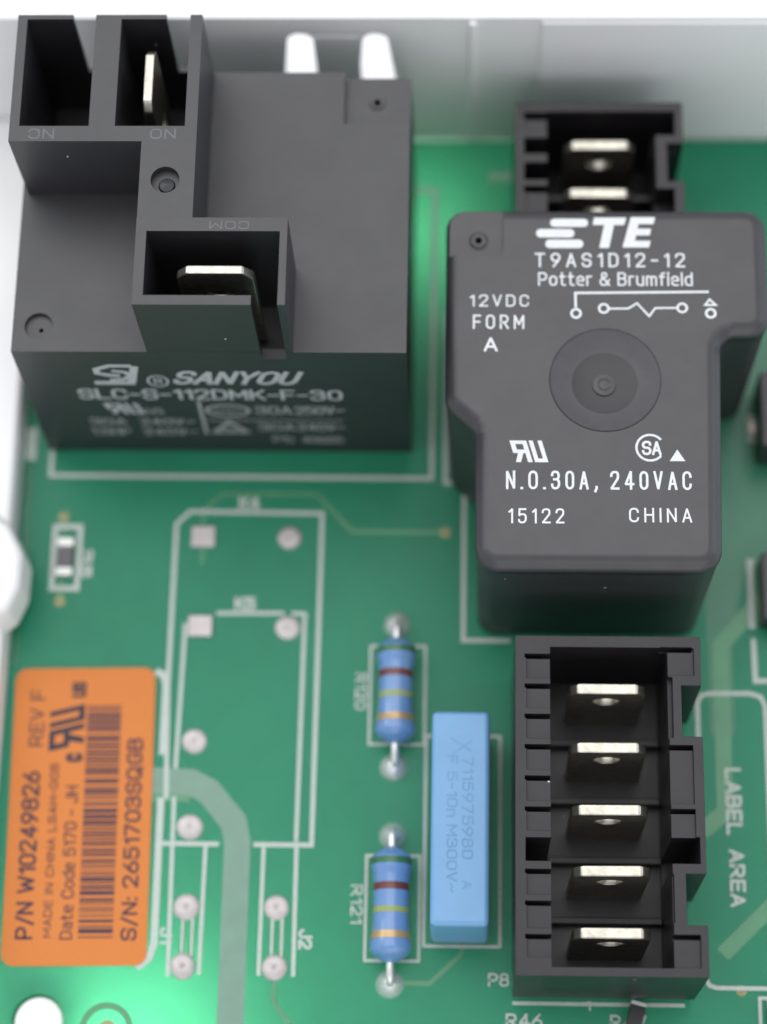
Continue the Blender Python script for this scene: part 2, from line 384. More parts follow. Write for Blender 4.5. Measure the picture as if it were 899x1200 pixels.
def place(x, y, z, rot=0.0):
    return Matrix.Translation((x, y, z)) @ Matrix.Rotation(math.radians(rot), 4, 'Z')
def place_front(x, y, z):
    """upright print on a face that looks towards -Y"""
    lean = Matrix(((1, 0, 0, 0), (0, 1, 0.5 / 21.8, -0.5), (0, 0, 1, 0), (0, 0, 0, 1)))      # the moulded front leans out at its foot
    return lean @ Matrix.Translation((x, y, z)) @ Matrix.Rotation(math.radians(90), 4, 'X')

def rounded(poly, radii, seg=6):
    """round the corners of a ccw polygon"""
    out = []; n = len(poly)
    for i in range(n):
        p = Vector(poly[i]); a = Vector(poly[i - 1]); b = Vector(poly[(i + 1) % n]); r = radii[i] if isinstance(radii, (list, tuple)) else radii
        if r <= 0: out.append(tuple(p)); continue
        u = (a - p).normalized(); v = (b - p).normalized(); ang = u.angle(v); t = r / math.tan(ang / 2)
        t = min(t, 0.48 * (a - p).length, 0.48 * (b - p).length); r = t * math.tan(ang / 2)
        c = p + (u + v).normalized() * (r / math.sin(ang / 2))
        s = p + u * t - c; e = p + v * t - c
        a0 = math.atan2(s.y, s.x); a1 = math.atan2(e.y, e.x); d = (a1 - a0 + math.pi) % (2 * math.pi) - math.pi
        for k in range(seg + 1):
            q = a0 + d * k / seg; out.append((c.x + r * math.cos(q), c.y + r * math.sin(q)))
    return out

# ================================================================= tabletop and tray
me = to_mesh(bm_box(-900, 900, -900, 900, -16, -12)); me.transform(Matrix.Scale(S, 4)); me.materials.append(M['table'])
tab = bpy.data.objects.new('tabletop', me); C.objects.link(tab); tab['kind'] = 'structure'

tray = empty('plastic_tray', (0, 0, -12), 'white plastic tray with tall rim that holds the green circuit board', 'tray')
part('tray_floor', solid([bm_box(-60, 60, -90, 25.0, -11.9, -9.9)], bevel=0.3), M['tray'], tray)
WB0, WB1, WZ = 18.3, 25.0, 21.1
slots = []
for a0, a1, b0, b1 in ((-15.4, -12.0, -14.35, -12.0), (-8.5, -4.5, -7.6, -5.3)):
    slots.append((a0, a1, b0, b1))
def slot_bm(a0, a1, b0, b1):
    # opening in the back wall: wide at its foot, narrower and round headed at the top
    pts = [(a0 + (b0 - a0) * 0, 6.0), (a1, 6.0), (b1, 17.1)]
    cx, r = (b0 + b1) / 2, (b1 - b0) / 2
    pts += [(cx + r * math.cos(math.radians(t)), 17.3 + r * 1.0 * math.sin(math.radians(t))) for t in range(0, 181, 15)]
    pts += []
    bm = bmesh.new(); A = [bm.verts.new((x, WB0 - 2, z)) for x, z in pts]; B = [bm.verts.new((x, WB1 + 2, z)) for x, z in pts]
    bm.faces.new(A); bm.faces.new(B[::-1]); n = len(pts)
    for i in range(n): bm.faces.new((A[i], B[i], B[(i + 1) % n], A[(i + 1) % n]))
    return bm
part('back_wall', solid([bm_box(-60, 60, WB0, 19.9, -9.9, WZ), bm_box(-60, 60, WB0 + 0.01, 27, WZ - 1.4, WZ - 0.01)], [slot_bm(*s) for s in slots], bevel=0.45, seg=3), M['tray'], tray)
part('raised_panel', solid([bm_box(-12.0, -7.9, 18.2, 18.35, 0.5, 18.0)], bevel=0.04), M['tray'], tray)
part('rib', solid([bm_box(1.9, 2.6, 17.75, 18.28, -9.8, WZ - 0.3)], bevel=0.3), M['tray'], tray)
part('rib', solid([bm_box(8.3, 30.5, 18.0, 18.28, -9.8, WZ - 0.5)], bevel=0.3), M['tray'], tray)
part('left_wall', solid([bm_box(-60, -38.9, -90, 18.2, -9.9, 3.5)], bevel=0.45, seg=3), M['tray'], tray)
latch = bm_prism(rounded([(-40.2, -33.4), (-37.9, -31.9), (-37.0, -29.6), (-36.95, -26.6), (-38.3, -24.0), (-40.2, -22.2)], [0, 1.2, 2, 1.6, 1.6, 0], 4), 1.0, 7.0)
part('latch', solid([latch], bevel=1.3, seg=5), M['tray'], tray)
part('boss', bm_lathe([(3.6, -9.9), (3.4, -1.75), (2.2, -1.75), (2.15, -0.5), (1.9, -0.1), (0, 0.0)], 32, (-34.05, -66.3, 0)), M['tray'], tray)

# ================================================================= circuit board
board = empty('circuit_board', (-5, -25, -1.6), 'glossy green circuit board with white outlines and empty solder pads under the relays', 'circuit board')
part('board_panel', solid([bm_box(-38.8, 55, -88, 17.7, -1.6, 0)], [bm_prism(circle(-34.05, -66.3, 2.3, 40), -3, 2)], bevel=0.08, seg=1), M['mask'], board)
SZ = [0.042]
def sz():
    SZ[0] += 0.0012; return SZ[0]
def silk_line(pts, w=0.36, closed=False):
    return part('silkscreen_outline', strip(pts, w, closed, sz()), M['silk'], board)
def silk_text(s, x, y, w, h, rot=0, **k):
    return part('silkscreen_lettering', text_bm(s, w, h, M4=place(x, y, sz(), rot), bold=k.pop('bold', 0.015), **k), M['silk'], board)
def trace(pts, w, m='trace', z=0.005, h=0.03):
    return part('copper_trace', strip(pts, w, False, z, h=h), M[m], board)
TZ = [0.002]
def dark_area(poly):
    TZ[0] += 0.002
    return part('dark_mask_area', bm_prism(rounded(poly, 0.6, 3), 0, TZ[0] + 0.004), M['dark_area'], board)

# flat areas of darker green mask
dark_area([(-37.9, -16), (-37.9, -35), (-38.75, -35), (-38.75, -16)])  # dark margin strip: the latch's shade put into the mask colour
0 and dark_area([(-16, -54), (-9, -54), (-9, -50), (-2.5, -46), (-2.5, -50), (5.9, -50), (5.9, -63), (-6, -63), (-16, -70)][::-1])
dark_area([(23, 2), (54, 2), (54, -25), (27, -25), (25.6, -32), (25.6, -41), (23.4, -41), (23.4, -33), (23, -20)][::-1])  # darker green area to the right of the grey relay
0 and dark_area([(-24, -1), (-1, -1), (-1, -22), (-10, -22), (-12, -19.6), (-20, -19.6), (-24, -22)][::-1])
0 and dark_area([(0, 9), (6, 9), (6, -8), (0, -8)][::-1])

# traces
trace([(-22.0, -22.2), (-22.0, -20.3), (-20.3, -18.65), (-11.7, -18.65), (-8.4, -22.2), (0.0, -22.25)], 0.42)
trace([(-26.5, -45.3), (-22.0, -45.5), (-20.4, -46.3), (-18.1, -49.0), (-17.7, -50.8), (-17.7, -88)], 2.3, 'trace_grey', h=0.035)
trace([(-26, -46.9), (-22, -46.9)], 0.8, 'trace', z=0.0, h=0.03)
trace([(-14.1, -62.4), (-14.1, -64.3), (-11.0, -68.5)], 0.42)
trace([(-4.2, -62.65), (-0.9, -62.65), (1.75, -60.2), (1.75, -58)], 0.42)
trace([(23.9, -59.9), (28.6, -55.3)], 1.35, z=0.004)
trace([(24.5, -36.0), (24.5, -47.6), (22.4, -49.4)], 1.45, z=0.006)
trace([(24.5, -35.95), (24.6, -32.6), (30.5, -25.8)], 1.45, z=0.008)
trace([(-21.9, -23.5), (-21.9, -25.4)], 0.3)
for x in (-22.1, -21.3): trace([(x, -57.0), (x, -61.0)], 0.42)
for x in (-14.4, -13.6): trace([(x, -57.0), (x, -61.0)], 0.42)
trace([(-34.7, -21.0), (-34.7, -23)], 0.4); trace([(-34.6, -27), (-34.6, -29)], 0.4)
part('copper_ring', ring(-28.2, -66.9, 2.3, 1.75, 0.03), M['trace'], board)
for x, y, r in ((-34.75, -21.0, 0.5), (-34.65, -29.05, 0.5), (0.05, -22.25, 0.5), (25.4, -62.9, 0.45), (-28.1, -66.9, 0.8)):
    part('via', bm_lathe([(r, 0), (r, 0.05), (r * 0.5, 0.06), (r * 0.4, 0.02), (0, 0.015)], 20, (x, y, 0)), M['via'], board)

# silkscreen: two empty relay outlines
silk_line([(-19.3, -50.95), (-24.4, -50.95)], 0.4)
silk_line([(-24.1, -47.0), (-24.45, -36.4), (-24.40, -21.6), (-23.2, -20.38), (-11.15, -20.5), (-11.25, -50.95), (-16.3, -50.95)], 0.40)
silk_line([(-23.15, -31.0), (-23.4, -44.3)], 0.36)
silk_line([(-23.4, -46.8), (-23.2, -62.4)], 0.36)
silk_line([(-20.4, -30.05), (-14.3, -30.0)], 0.36)
silk_line([(-13.65, -30.0), (-12.45, -30.05), (-12.6, -50.7)], 0.36)
silk_line([(-12.55, -51.15), (-12.5, -62.25)], 0.36)
silk_line([(-20.45, -51.15), (-20.55, -62.2)], 0.34)
silk_line([(-15.4, -51.15), (-15.45, -62.2)], 0.34)
for x in (-21.7, -14.0):
    silk_line([(x - 0.42, -57.3), (x - 0.42, -60.6)], 0.22); silk_line([(x + 0.42, -57.3), (x + 0.42, -60.6)], 0.22)
silk_text('K4', -18.8, -20.15, 1.95, 1.25, bold=0.05)
silk_text('K5', -18.8, -29.75, 1.9, 1.25, bold=0.05)
silk_text('J1', -24.05, -58.2, 1.45, 1.1, -90, bold=0.04)
silk_text('J2', -12.15, -58.2, 1.75, 1.2, -90, bold=0.04)
# heavy outline round the label
silk_line([(-25.6, -35.5), (-24.9, -35.8), (-24.6, -36.7), (-24.62, -43.1)], 0.62)
silk_line([(-24.55, -46.9), (-24.5, -59.6), (-24.9, -60.9), (-25.9, -61.7)], 0.62)
# relay footprints
silk_line([(-36.25, -13), (-36.25, -16.95), (-1.25, -17.05), (-1.25, 12.3), (-3.0, 12.3)], 0.42)
silk_line([(0.0, -0.5), (0.0, -17.45), (1.9, -17.6)], 0.42)
silk_line([(1.75, -18.0), (1.75, -32.4), (5.95, -32.4)], 0.40)
# resistor and capacitor boxes
silk_line([(-6.45, -33.0), (-1.6, -33.0), (-1.6, -41.95), (-6.45, -41.95)], 0.26, True)
silk_line([(-6.45, -51.8), (-1.85, -51.8), (-1.85, -60.8), (-6.45, -60.8)], 0.26, True)
silk_text('R120', -7.8, -35.5, 3.35, 1.05, -90)
silk_text('R121', -7.75, -54.35, 3.35, 1.05, -90)
silk_line([(-1.45, -41.15), (5.05, -41.15), (5.05, -59.5), (-1.45, -59.5)], 0.28, True)
# connector footprint and lettering
silk_text('P8', 4.05, -62.85, 1.8, 1.15)
silk_line([(6.1, -64.2), (20.6, -64.2)], 0.32)
silk_text('1', 12.2, -64.75, 0.5, 0.85, 0)
silk_text('R46', 5.55, -66.25, 3.1, 1.2)
silk_text('R47', 14.3, -66.25, 3.1, 1.2)
silk_text('P9', 4.0, 13.0, 2.0, 1.2)
silk_text('LABEL', 24.55, -43.75, 5.9, 1.4, -90, bold=0.028)
silk_text('AREA', 24.7, -50.9, 4.95, 1.35, -90, bold=0.028)
silk_line(rounded([(22.3, -37.15), (22.3, -62.65), (54, -62.65), (54, -64), (54.2, -64), (54.2, -37.0)], [1.2, 1.2, 0, 0, 0, 0], 5)[:14], 0.36) if False else None
silk_line([(22.35, -58), (22.35, -61.8), (22.7, -62.5), (23.3, -62.7), (31, -62.7)], 0.36)
silk_line([(22.35, -43), (22.35, -37.9), (22.75, -37.25), (23.3, -37.1), (27.0, -37.05), (27.9, -37.35), (28.3, -38.2), (28.3, -55)], 0.40)
silk_line([(26.9, -33.0), (26.9, -35.0)], 0.3) if False else None
silk_line([(31, -35.9), (27.5, -35.9), (27.45, -32.0)], 0.45)
silk_line([(27.4, -31.1), (27.4, -24.6)], 0.6)
silk_line([(30, -63.5), (26.9, -63.5), (26.9, -67.5)], 0.3)
part('silkscreen_patch', bm_box(-38.7, -37.75, -15.5, -12.3, 0.0, 0.06), M['silk'], board)
part('silkscreen_outline', ring(28.9, -12.0, 1.9, 1.3, 0.08, n=4, a0=math.pi / 4, a1=2.25 * math.pi), M['silk'], board)
# the two silkscreen frames round the small chip resistors
silk_line([(-35.45, -21.95), (-33.15, -21.95), (-33.15, -27.85), (-35.45, -27.85)], 0.5, True)
silk_text('R5', -32.85, -24.2, 2.6, 1.0, -90, bold=0.06)

# solder lands of the empty footprints
def dome(r, hgt, n=28):
    return bm_lathe([(r, 0.0), (r, 0.05), (r * 0.93, hgt * 0.45), (r * 0.7, hgt * 0.8), (r * 0.35, hgt), (r * 0.16, hgt * 0.92), (r * 0.08, hgt * 0.55), (0, hgt * 0.45)], n)
round_pad = to_mesh(dome(1.12, 0.34), smooth=60)
for x, y in ((-14.05, -22.85), (-13.95, -31.35), (-21.85, -41.85), (-21.9, -49.5), (-21.85, -56.45), (-21.95, -61.5), (-14.1, -56.4), (-14.1, -61.5)):
    j = part('solder_pad', round_pad, M['pad'], board, (x, y, 0.0))
    j.scale = (random.uniform(0.96, 1.05), random.uniform(0.96, 1.05), random.uniform(0.6, 1.2)); j.rotation_euler.z = random.uniform(0, 6)
sq_pad = solid([bm_box(-1.1, 1.1, -1.0, 1.0, 0.0, 0.32)], bevel=0.14, seg=3)
for x, y in ((-21.9, -22.85), (-21.8, -31.3)):
    part('solder_pad', sq_pad, M['pad'], board, (x, y, 0.0), label='square solder pad')
cone = to_mesh(bm_lathe([(1.25, 0.0), (1.22, 0.08), (1.12, 0.35), (0.85, 0.8), (0.55, 1.15), (0.36, 1.35), (0, 1.42)], 28), smooth=60)
for x, y in ((-4.15, -31.0), (-4.2, -44.0), (-4.2, -50.1), (-4.25, -62.75)):
    j = part('solder_joint', cone, M['solder'], board, (x, y, 0.0))
    j.scale = (random.uniform(0.93, 1.06), random.uniform(0.93, 1.06), random.uniform(0.8, 1.1)); j.rotation_euler.z = random.uniform(0, 6)

# ================================================================= relay with push-on tabs (left)
R1 = empty('power_relay', (-19.6, -0.8, 0), 'black open-topped power relay with three tab housings, at the upper left of the board', 'relay')
X0, X1, Y0, Y1, ZB, ZT = -36.1, -3.1, -14.0, 12.45, 21.8, 31.2
adds = [bm_prism([(X0 - 0.4, Y0 - 0.5), (X1 + 0.05, Y0 - 0.5), (X1 + 0.05, Y1), (X0 - 0.4, Y1)], 0.05, ZB, top=[(X0, Y0), (X1, Y0), (X1, Y1), (X0, Y1)]),
        bm_box(-35.62, -20.2, 0.6, Y1 - 0.02, 15, ZT),
        bm_box(-24.68, -20.2, -7.0, 1.5, 15, ZT - 0.004),
        bm_box(-24.70, -12.5, -13.98, -6.3, 15, ZT - 0.002)]
cuts = [bm_box(-34.82, -29.1, 2.0, 12.02, 16, 40), bm_box(-26.95, -21.2, 2.0, 12.02, 16, 40),      # two pockets
        bm_box(-31.0, -29.1, 11, 20, 22.6, 40), bm_box(-23.2, -21.2, 11, 20, 22.6, 40),            # slots in the rear wall
        bm_box(-23.85, -13.1, -13.15, -7.5, 16.5, 40), bm_box(-15.22, -13.11, -20, -12, 20.5, 40),   # front pocket and its slot
        bm_box(-8.8, 0, 7.4, 20, 20.75, 40),                                                     # lowered rear corner
        bm_prism(circle(-22.58, -2.9, 1.18, 32), 30.45, 40),
        bm_prism(circle(-33.9, -11.7, 1.2, 32), 21.35, 40), bm_prism(circle(-33.75, -11.9, 0.2, 12), 18, 40),
        bm_prism(circle(-5.98, 10.0, 0.28, 16), 15, 40)]
part('case', solid(adds, cuts, bevel=0.16, seg=2), M['case'], R1)
part('moulded_nub', bm_lathe([(0.72, 30.42), (0.6, 30.62), (0, 30.85)], 20, (-22.5, -3.1, 0)), M['case'], R1)
rim = bm_lathe([(0.3, 20.7), (0.34, 20.86), (0.62, 20.88), (0.74, 20.7)], 28, (-5.98, 10.0, 0)); part('vent_rim', rim, M['case_te'], R1)
def blade_mesh(w=6.3, t=0.8, z0=0.0, z1=10.0, hole_z=None, ch=1.0, hr=1.0):
    bm = bmesh.new()
    prof = [(-w / 2, z0), (w / 2, z0), (w / 2, z1 - ch), (w / 2 - ch * 0.9, z1), (-w / 2 + ch * 0.9, z1), (-w / 2, z1 - ch)]
    A = [bm.verts.new((x, -t / 2, z)) for x, z in prof]; B = [bm.verts.new((x, t / 2, z)) for x, z in prof]
    bm.faces.new(A); bm.faces.new(B[::-1])
    for i in range(6): bm.faces.new((A[i], B[i], B[(i + 1) % 6], A[(i + 1) % 6]))
    cuts = []
    if hole_z is not None:
        cuts.append(bm_lathe([(0, -3), (hr, -3), (hr, 3), (0, 3)], 24, (0, 0, hole_z), 'Y'))
    return solid([bm], cuts, bevel=0.2, seg=2)
bl = blade_mesh(z1=13.4, hole_z=9.0)
part('terminal_blade', bl, M['tin'], R1, (-18.3, -10.6, 17.2))
bl2 = blade_mesh(w=5.9, z1=12.6, hole_z=5.0, ch=0.8)
b2 = part('terminal_blade', bl2, M['tin'], R1, (-24.55, 7.1, 17.6)); b2.rotation_euler.z = math.radians(90)
def on_top(s, x, y, w, h, rot=180, z=31.2):
    part('moulded_lettering', text_bm(s, w, h, M4=place(x, y, z + 0.004, rot), extrude=0.0), M['emboss_lit'], R1)
on_top('NC', -31.9, 1.75, 2.1, 0.95); on_top('NO', -21.9, 1.75, 2.1, 0.95); on_top('COM', -15.6, -6.6, 3.2, 0.75)
YF = -14.02
def front(s, x, z, w, h, m='ink_dim', **k):
    return part('printed_lettering', text_bm(s, w, h, M4=place_front(x, YF, z), **k), M[m], R1)
M['ink_mid'] = mat('worn_white_ink', (0.40, 0.42, 0.42), 0.6, var=0.1, vscale=4000)
front('SANYOU', -23.2, 15.25, 11.3, 2.75, 'ink_mid', shear=0.35, bold=0.02)
front('SLC-S-112DMK-F-30', -31.8, 12.0, 23.0, 2.2, 'ink_mid', bold=0.005)
part('printed_emblem', ul_mark(3.6, 2.3, place_front(-30.0, YF, 8.8)), M['ink_mid'], R1)
front('us', -26.3, 8.8, 1.5, 1.2)
front('30A', -31.7, 6.3, 3.3, 1.5); front('240V~', -27.2, 6.3, 4.9, 1.5)
front('1.5HP', -31.9, 4.0, 3.6, 1.5); front('240V~', -27.2, 4.0, 4.9, 1.5)
front('30A', -16.7, 8.8, 3.3, 1.8); front('250V~', -13.2, 8.8, 4.4, 1.8)
front('30A', -16.7, 5.1, 3.3, 1.6); front('240V~', -13.2, 5.1, 4.3, 1.6)
front('Pb', -15.6, 2.4, 1.9, 1.4); front('40085', -13.0, 2.3, 3.8, 1.4)
def front_mark(name, bm, m='ink_dim'):
    bm.transform(place_front(0, YF - 0.002, 0)); part(name, bm, M[m], R1)
front_mark('printed_rule', strip([(-21.5, 11.6), (-21.5, 4.2)], 0.32, z=0))
front_mark('printed_rule', strip([(-21.2, 7.45), (-9.0, 7.45)], 0.2, z=0.002))
oval = [(-19.1 + 1.85 * math.cos(a), 9.6 + 1.2 * math.sin(a)) for a in [2 * math.pi * i / 28 for i in range(28)]]
front_mark('printed_emblem', strip(oval, 0.36, True)); front('CQC', -20.3, 9.2, 2.4, 0.85)
front_mark('printed_emblem', strip([(-20.7, 4.7), (-17.8, 4.7), (-19.25, 7.0)], 0.45, True)); front('TUV', -19.8, 4.95, 1.1, 0.6)
front_mark('printed_emblem', strip([(-24.5 + 0.85 * math.cos(a), 15.9 + 1.1 * math.sin(a)) for a in [2 * math.pi * i / 24 for i in range(24)]], 0.2, True), 'ink_mid')
front('R', -24.85, 15.3, 0.75, 1.2, 'ink_mid')
# square emblem with a curved stroke
front_mark('printed_emblem', strip([(-30.0, 15.5), (-26.8, 15.5), (-26.15, 18.9)], 0.7), 'ink_mid')
front_mark('printed_emblem', strip([(-26.4, 19.0), (-28.3, 19.0), (-29.5, 18.3), (-29.5, 17.5), (-28.6, 17.1), (-27.6, 17.0)], 0.55, z=0.002), 'ink_mid')
front_mark('printed_emblem', strip([(-28.2, 18.0), (-27.1, 17.75), (-26.75, 17.0), (-27.3, 16.3), (-28.6, 16.1)], 0.45, z=0.004), 'ink_mid')

# ================================================================= relay with white print (right)
R2 = empty('sealed_relay', (13.5, -16, 0), 'dark grey sealed relay with crisp white print and a round dimple on top', 'relay')
outline = [(27.3, 0.35), (0.1, 0.35), (0.15, -17.7), (2.65, -20.0), (2.72, -32.1), (22.7, -32.1), (23.15, -11.4), (27.3, -11.4)]
ro = rounded(outline, [1.8, 1.7, 1.9, 1.0, 1.9, 1.9, 1.2, 1.8], 7)
case = bmesh.new(); nO = len(ro)
def inset(poly, d):
    out = []; n = len(poly)
    for i in range(n):
        p = Vector(poly[i]); a = Vector(poly[i - 1]); b = Vector(poly[(i + 1) % n])
        d1 = (p - a).normalized(); d2 = (b - p).normalized(); nn = (Vector((-d1.y, d1.x)) + Vector((-d2.y, d2.x))).normalized()
        k = 1 / max(0.5, nn.dot(Vector((-d1.y, d1.x)))); out.append(tuple(p + nn * d * k))
    return out
levels = [(0.25, 0.28), (18.9, 0.10), (18.9, 0.0), (19.0, 0.0), (19.3, 0.06), (19.58, 0.20), (19.82, 0.44), (19.98, 0.72), (20.07, 1.02), (20.1, 1.3)]
rings_ = []
for z, d in levels: rings_.append([case.verts.new((x, y, z)) for x, y in (inset(ro, d) if d else ro)])
for A, B in zip(rings_, rings_[1:]):
    for i in range(nO): j = (i + 1) % nO; case.faces.new((A[i], A[j], B[j], B[i]))
case.faces.new(rings_[0][::-1]); case.faces.new(rings_[-1])
dish = bm_lathe([(0, 18.9), (2.6, 19.1), (2.76, 19.2), (4.5, 19.98), (4.62, 20.04), (4.72, 20.16), (4.72, 20.3), (4.7, 24), (0, 24)], 64, (13.43, -15.62, 0))
hole = bm_prism(circle(2.86, -2.7, 0.27, 16), 15, 30)
corner = bm_prism(rounded([(-2, 2), (-2, -4.2), (4.98, -4.2), (4.98, 2)], [0, 0.0, 0.5, 0], 4), 19.66, 30)
part('case', solid([case], [dish, corner, hole], bevel=0, smooth=40), M['case_te'], R2)
part('dimple_ring', to_mesh(bm_lathe([(2.70, 19.34), (2.9, 19.37), (3.3, 19.50), (3.8, 19.70), (4.3, 19.93), (4.56, 20.06)], 64, (13.43, -15.62, 0)), smooth=50), M['case_matte'], R2)
part('dimple_floor', to_mesh(bm_lathe([(0, 19.16), (1.2, 19.18), (2.0, 19.24), (2.74, 19.36)], 64, (13.43, -15.62, 0)), smooth=50), M['case_gloss'], R2)
seam = inset(ro, -0.03)
bmS = bmesh.new(); a_ = [bmS.verts.new((x, y, 18.55)) for x, y in seam]; b_ = [bmS.verts.new((x, y, 18.78)) for x, y in seam]
for i in range(nO): bmS.faces.new((a_[i], a_[(i + 1) % nO], b_[(i + 1) % nO], b_[i]))
part('mould_seam', bmS, M['case_gloss'], R2)
part('moulded_nub', bm_lathe([(1.0, 19.1), (0.95, 19.32), (0.55, 19.38), (0.4, 19.30), (0, 19.34)], 28, (13.38, -15.75, 0)), M['case_te'], R2)
part('vent_rim', bm_lathe([(0.29, 19.7), (0.32, 19.84), (0.6, 19.86), (0.82, 19.7)], 28, (2.86, -2.7, 0)), M['case_te'], R2)
ZI = 20.112
def top(s, x0, x1, y0, y1, bold=0.0, **k):
    return part('printed_lettering', text_bm(s, x1 - x0, y1 - y0, bold=bold, M4=place(x0, y0, ZI), **k), M['ink'], R2)
def zx(a): return 5.70 + a * 0.02097
def zy(b): return 0.545 - b * 0.02322
for i, (a, b, c, d) in enumerate(((155, 308, 57, 90), (98, 252, 99, 133), (135, 288, 142, 176))):
    q = [(zx(a), zy(d)), (zx(b), zy(d)), (zx(b), zy(c)), (zx(a), zy(c))]
    part('printed_emblem', flat(rounded(q, 0.36, 6), ZI), M['ink'], R2)
Tp = [(333, 52), (463, 52), (455, 82), (413, 82), (392, 175), (352, 175), (374, 82), (327, 82)]
Ep = [(482, 50), (580, 50), (573, 78), (513, 78), (508, 97), (563, 97), (557, 124), (502, 124), (497, 146), (560, 146), (553, 173), (446, 173)]
for pl in (Tp, Ep): part('printed_emblem', flat([(zx(x), zy(y)) for x, y in pl][::-1], ZI), M['ink'], R2)
top('T9AS1D12-12', 7.62, 20.3, -5.33, -4.0, -0.004, spacing=2.2)
top('Potter & Brumfield', 7.9, 20.9, -7.06, -5.80, -0.008, spacing=1.15)
top('12VDC', 2.15, 7.12, -9.0, -7.9, -0.006, spacing=1.8)
top('FORM', 2.42, 6.72, -11.05, -9.75, -0.006, spacing=2.3)
top('A', 3.34, 4.5, -13.1, -11.8, 0.012)
top('N.O.30A, 240VAC', 5.2, 20.35, -25.35, -23.72, -0.006, spacing=2.5)
top('15122', 5.4, 9.95, -28.3, -27.0, -0.006, spacing=2.3)
top('CHINA', 15.2, 20.3, -28.15, -26.9, -0.006, spacing=2.1)
part('printed_emblem', ul_mark(3.2, 1.9, place(5.48, -22.98, ZI)), M['ink'], R2)
part('printed_emblem', ring(17.03, -21.65, 1.22, 1.03, ZI, n=40, a0=math.radians(38), a1=math.radians(322)), M['ink'], R2)
top('SA', 16.35, 17.95, -22.3, -21.05, 0.012, spacing=0.92)
part('printed_emblem', flat([(18.6, -22.82), (19.88, -22.82), (19.24, -21.8)], ZI), M['ink'], R2)
# wiring diagram
sw = 0.17
part('printed_diagram', strip([(zx(788), zy(350)), (zx(254), zy(356)), (zx(255), zy(414))], sw * 1.25, z=ZI), M['ink'], R2)
part('printed_diagram', ring(zx(256), zy(437), 0.49, 0.28, ZI + 0.002), M['ink'], R2)
part('printed_diagram', ring(zx(367), zy(417), 0.49, 0.29, ZI + 0.002), M['ink'], R2)
part('printed_diagram', ring(zx(680), zy(414), 0.49, 0.29, ZI + 0.002), M['ink'], R2)
part('printed_diagram', strip([(zx(a), zy(b)) for a, b in ((388, 418), (465, 417), (500, 396), (548, 447), (573, 415), (660, 414))], sw, z=ZI), M['ink'], R2)
part('printed_diagram', ring(zx(793), zy(435), 0.49, 0.27, ZI + 0.002), M['ink'], R2)
part('printed_diagram', strip([(zx(772), zy(402)), (zx(814), zy(402)), (zx(790), zy(380))][::-1], sw, True, z=ZI), M['ink'], R2)

# ================================================================= connectors
def connector(root, adds, cuts, tabs, tabmesh):
    part('housing', solid(adds, cuts, bevel=0.10, seg=1), M['conn'], root)
    for x, y, z in tabs:
        b = part('terminal_blade', tabmesh, M['tin'], root, (x + random.uniform(-0.06, 0.06), y, z + random.uniform(-0.08, 0.08)))
        b.rotation_euler = (random.uniform(-0.012, 0.012), random.uniform(-0.01, 0.01), random.uniform(-0.012, 0.012))
tab_me = blade_mesh(w=6.3, t=0.95, z0=0, z1=11.0, hole_z=8.35, ch=0.8, hr=1.1)

CN = empty('tab_connector', (13.7, -50, 0), 'black five-way tab connector with toothed side wall, in front of the grey relay', 'connector', 'black tab connectors soldered to the board')
A = [bm_box(6.08, 21.3, -63.85, -36.0, 1.2, 14.0)]
K = [bm_box(8.95, 18.6, -63.15, -36.95, 2.4, 30)]                       # the long well
y = -37.42                                                             # left wall: shallow pockets and slits
ys = [-37.55, -40.1, -42.65, -45.2, -47.8, -50.35, -52.8, -55.4, -57.95, -60.6]
for i, yy in enumerate(ys):
    nxt = ys[i + 1] if i < 9 else -62.9
    if i == 6:
        K.append(bm_box(6.9, 9.5, yy - 1.95, yy - 0.05, 3, 30)); continue
    K.append(bm_box(7.0, 9.5, nxt + 0.5, yy - 0.33, 13.62, 30))          # pocket floor, a little low
    K.append(bm_box(6.85, 9.5, yy - 0.34, yy, 12.0, 30))                 # dark slit at its far end
# right wall
K += [bm_box(18.0, 20.75, -39.3, -37.0, 13.6, 30), bm_box(18.0, 20.6, -37.25, -36.9, 12.4, 30),
      bm_box(18.0, 18.95, -44.55, -39.45, 13.0, 30), bm_box(19.65, 23, -44.45, -40.15, -2, 30),
      bm_box(18.0, 20.5, -50.0, -45.5, 13.6, 30), bm_box(18.0, 20.5, -45.5, -45.15, 12.2, 30),
      bm_box(18.0, 20.55, -52.7, -50.75, 13.6, 30), bm_box(18.0, 20.55, -50.75, -50.42, 12.2, 30),
      bm_box(18.0, 20.85, -54.85, -52.7, 3, 30),
      bm_box(19.65, 23, -59.75, -55.65, -2, 30),
      bm_box(18.0, 20.7, -63.1, -60.85, 13.55, 30), bm_box(18.0, 20.7, -60.85, -60.5, 12.2, 30)]
K += [bm_box(18.0, 18.7, -59.6, -55.7, 13.2, 30)]
connector(CN, A, K, [(13.75, -40.1 - 5.08 * i, 2.0) for i in range(5)], tab_me)
for i in range(4):
    part('divider', solid([bm_box(8.98, 18.57, -42.85 - 5.08 * i, -42.25 - 5.08 * i, 2.3, 3.8)], bevel=0.08, seg=1), M['conn'], CN)


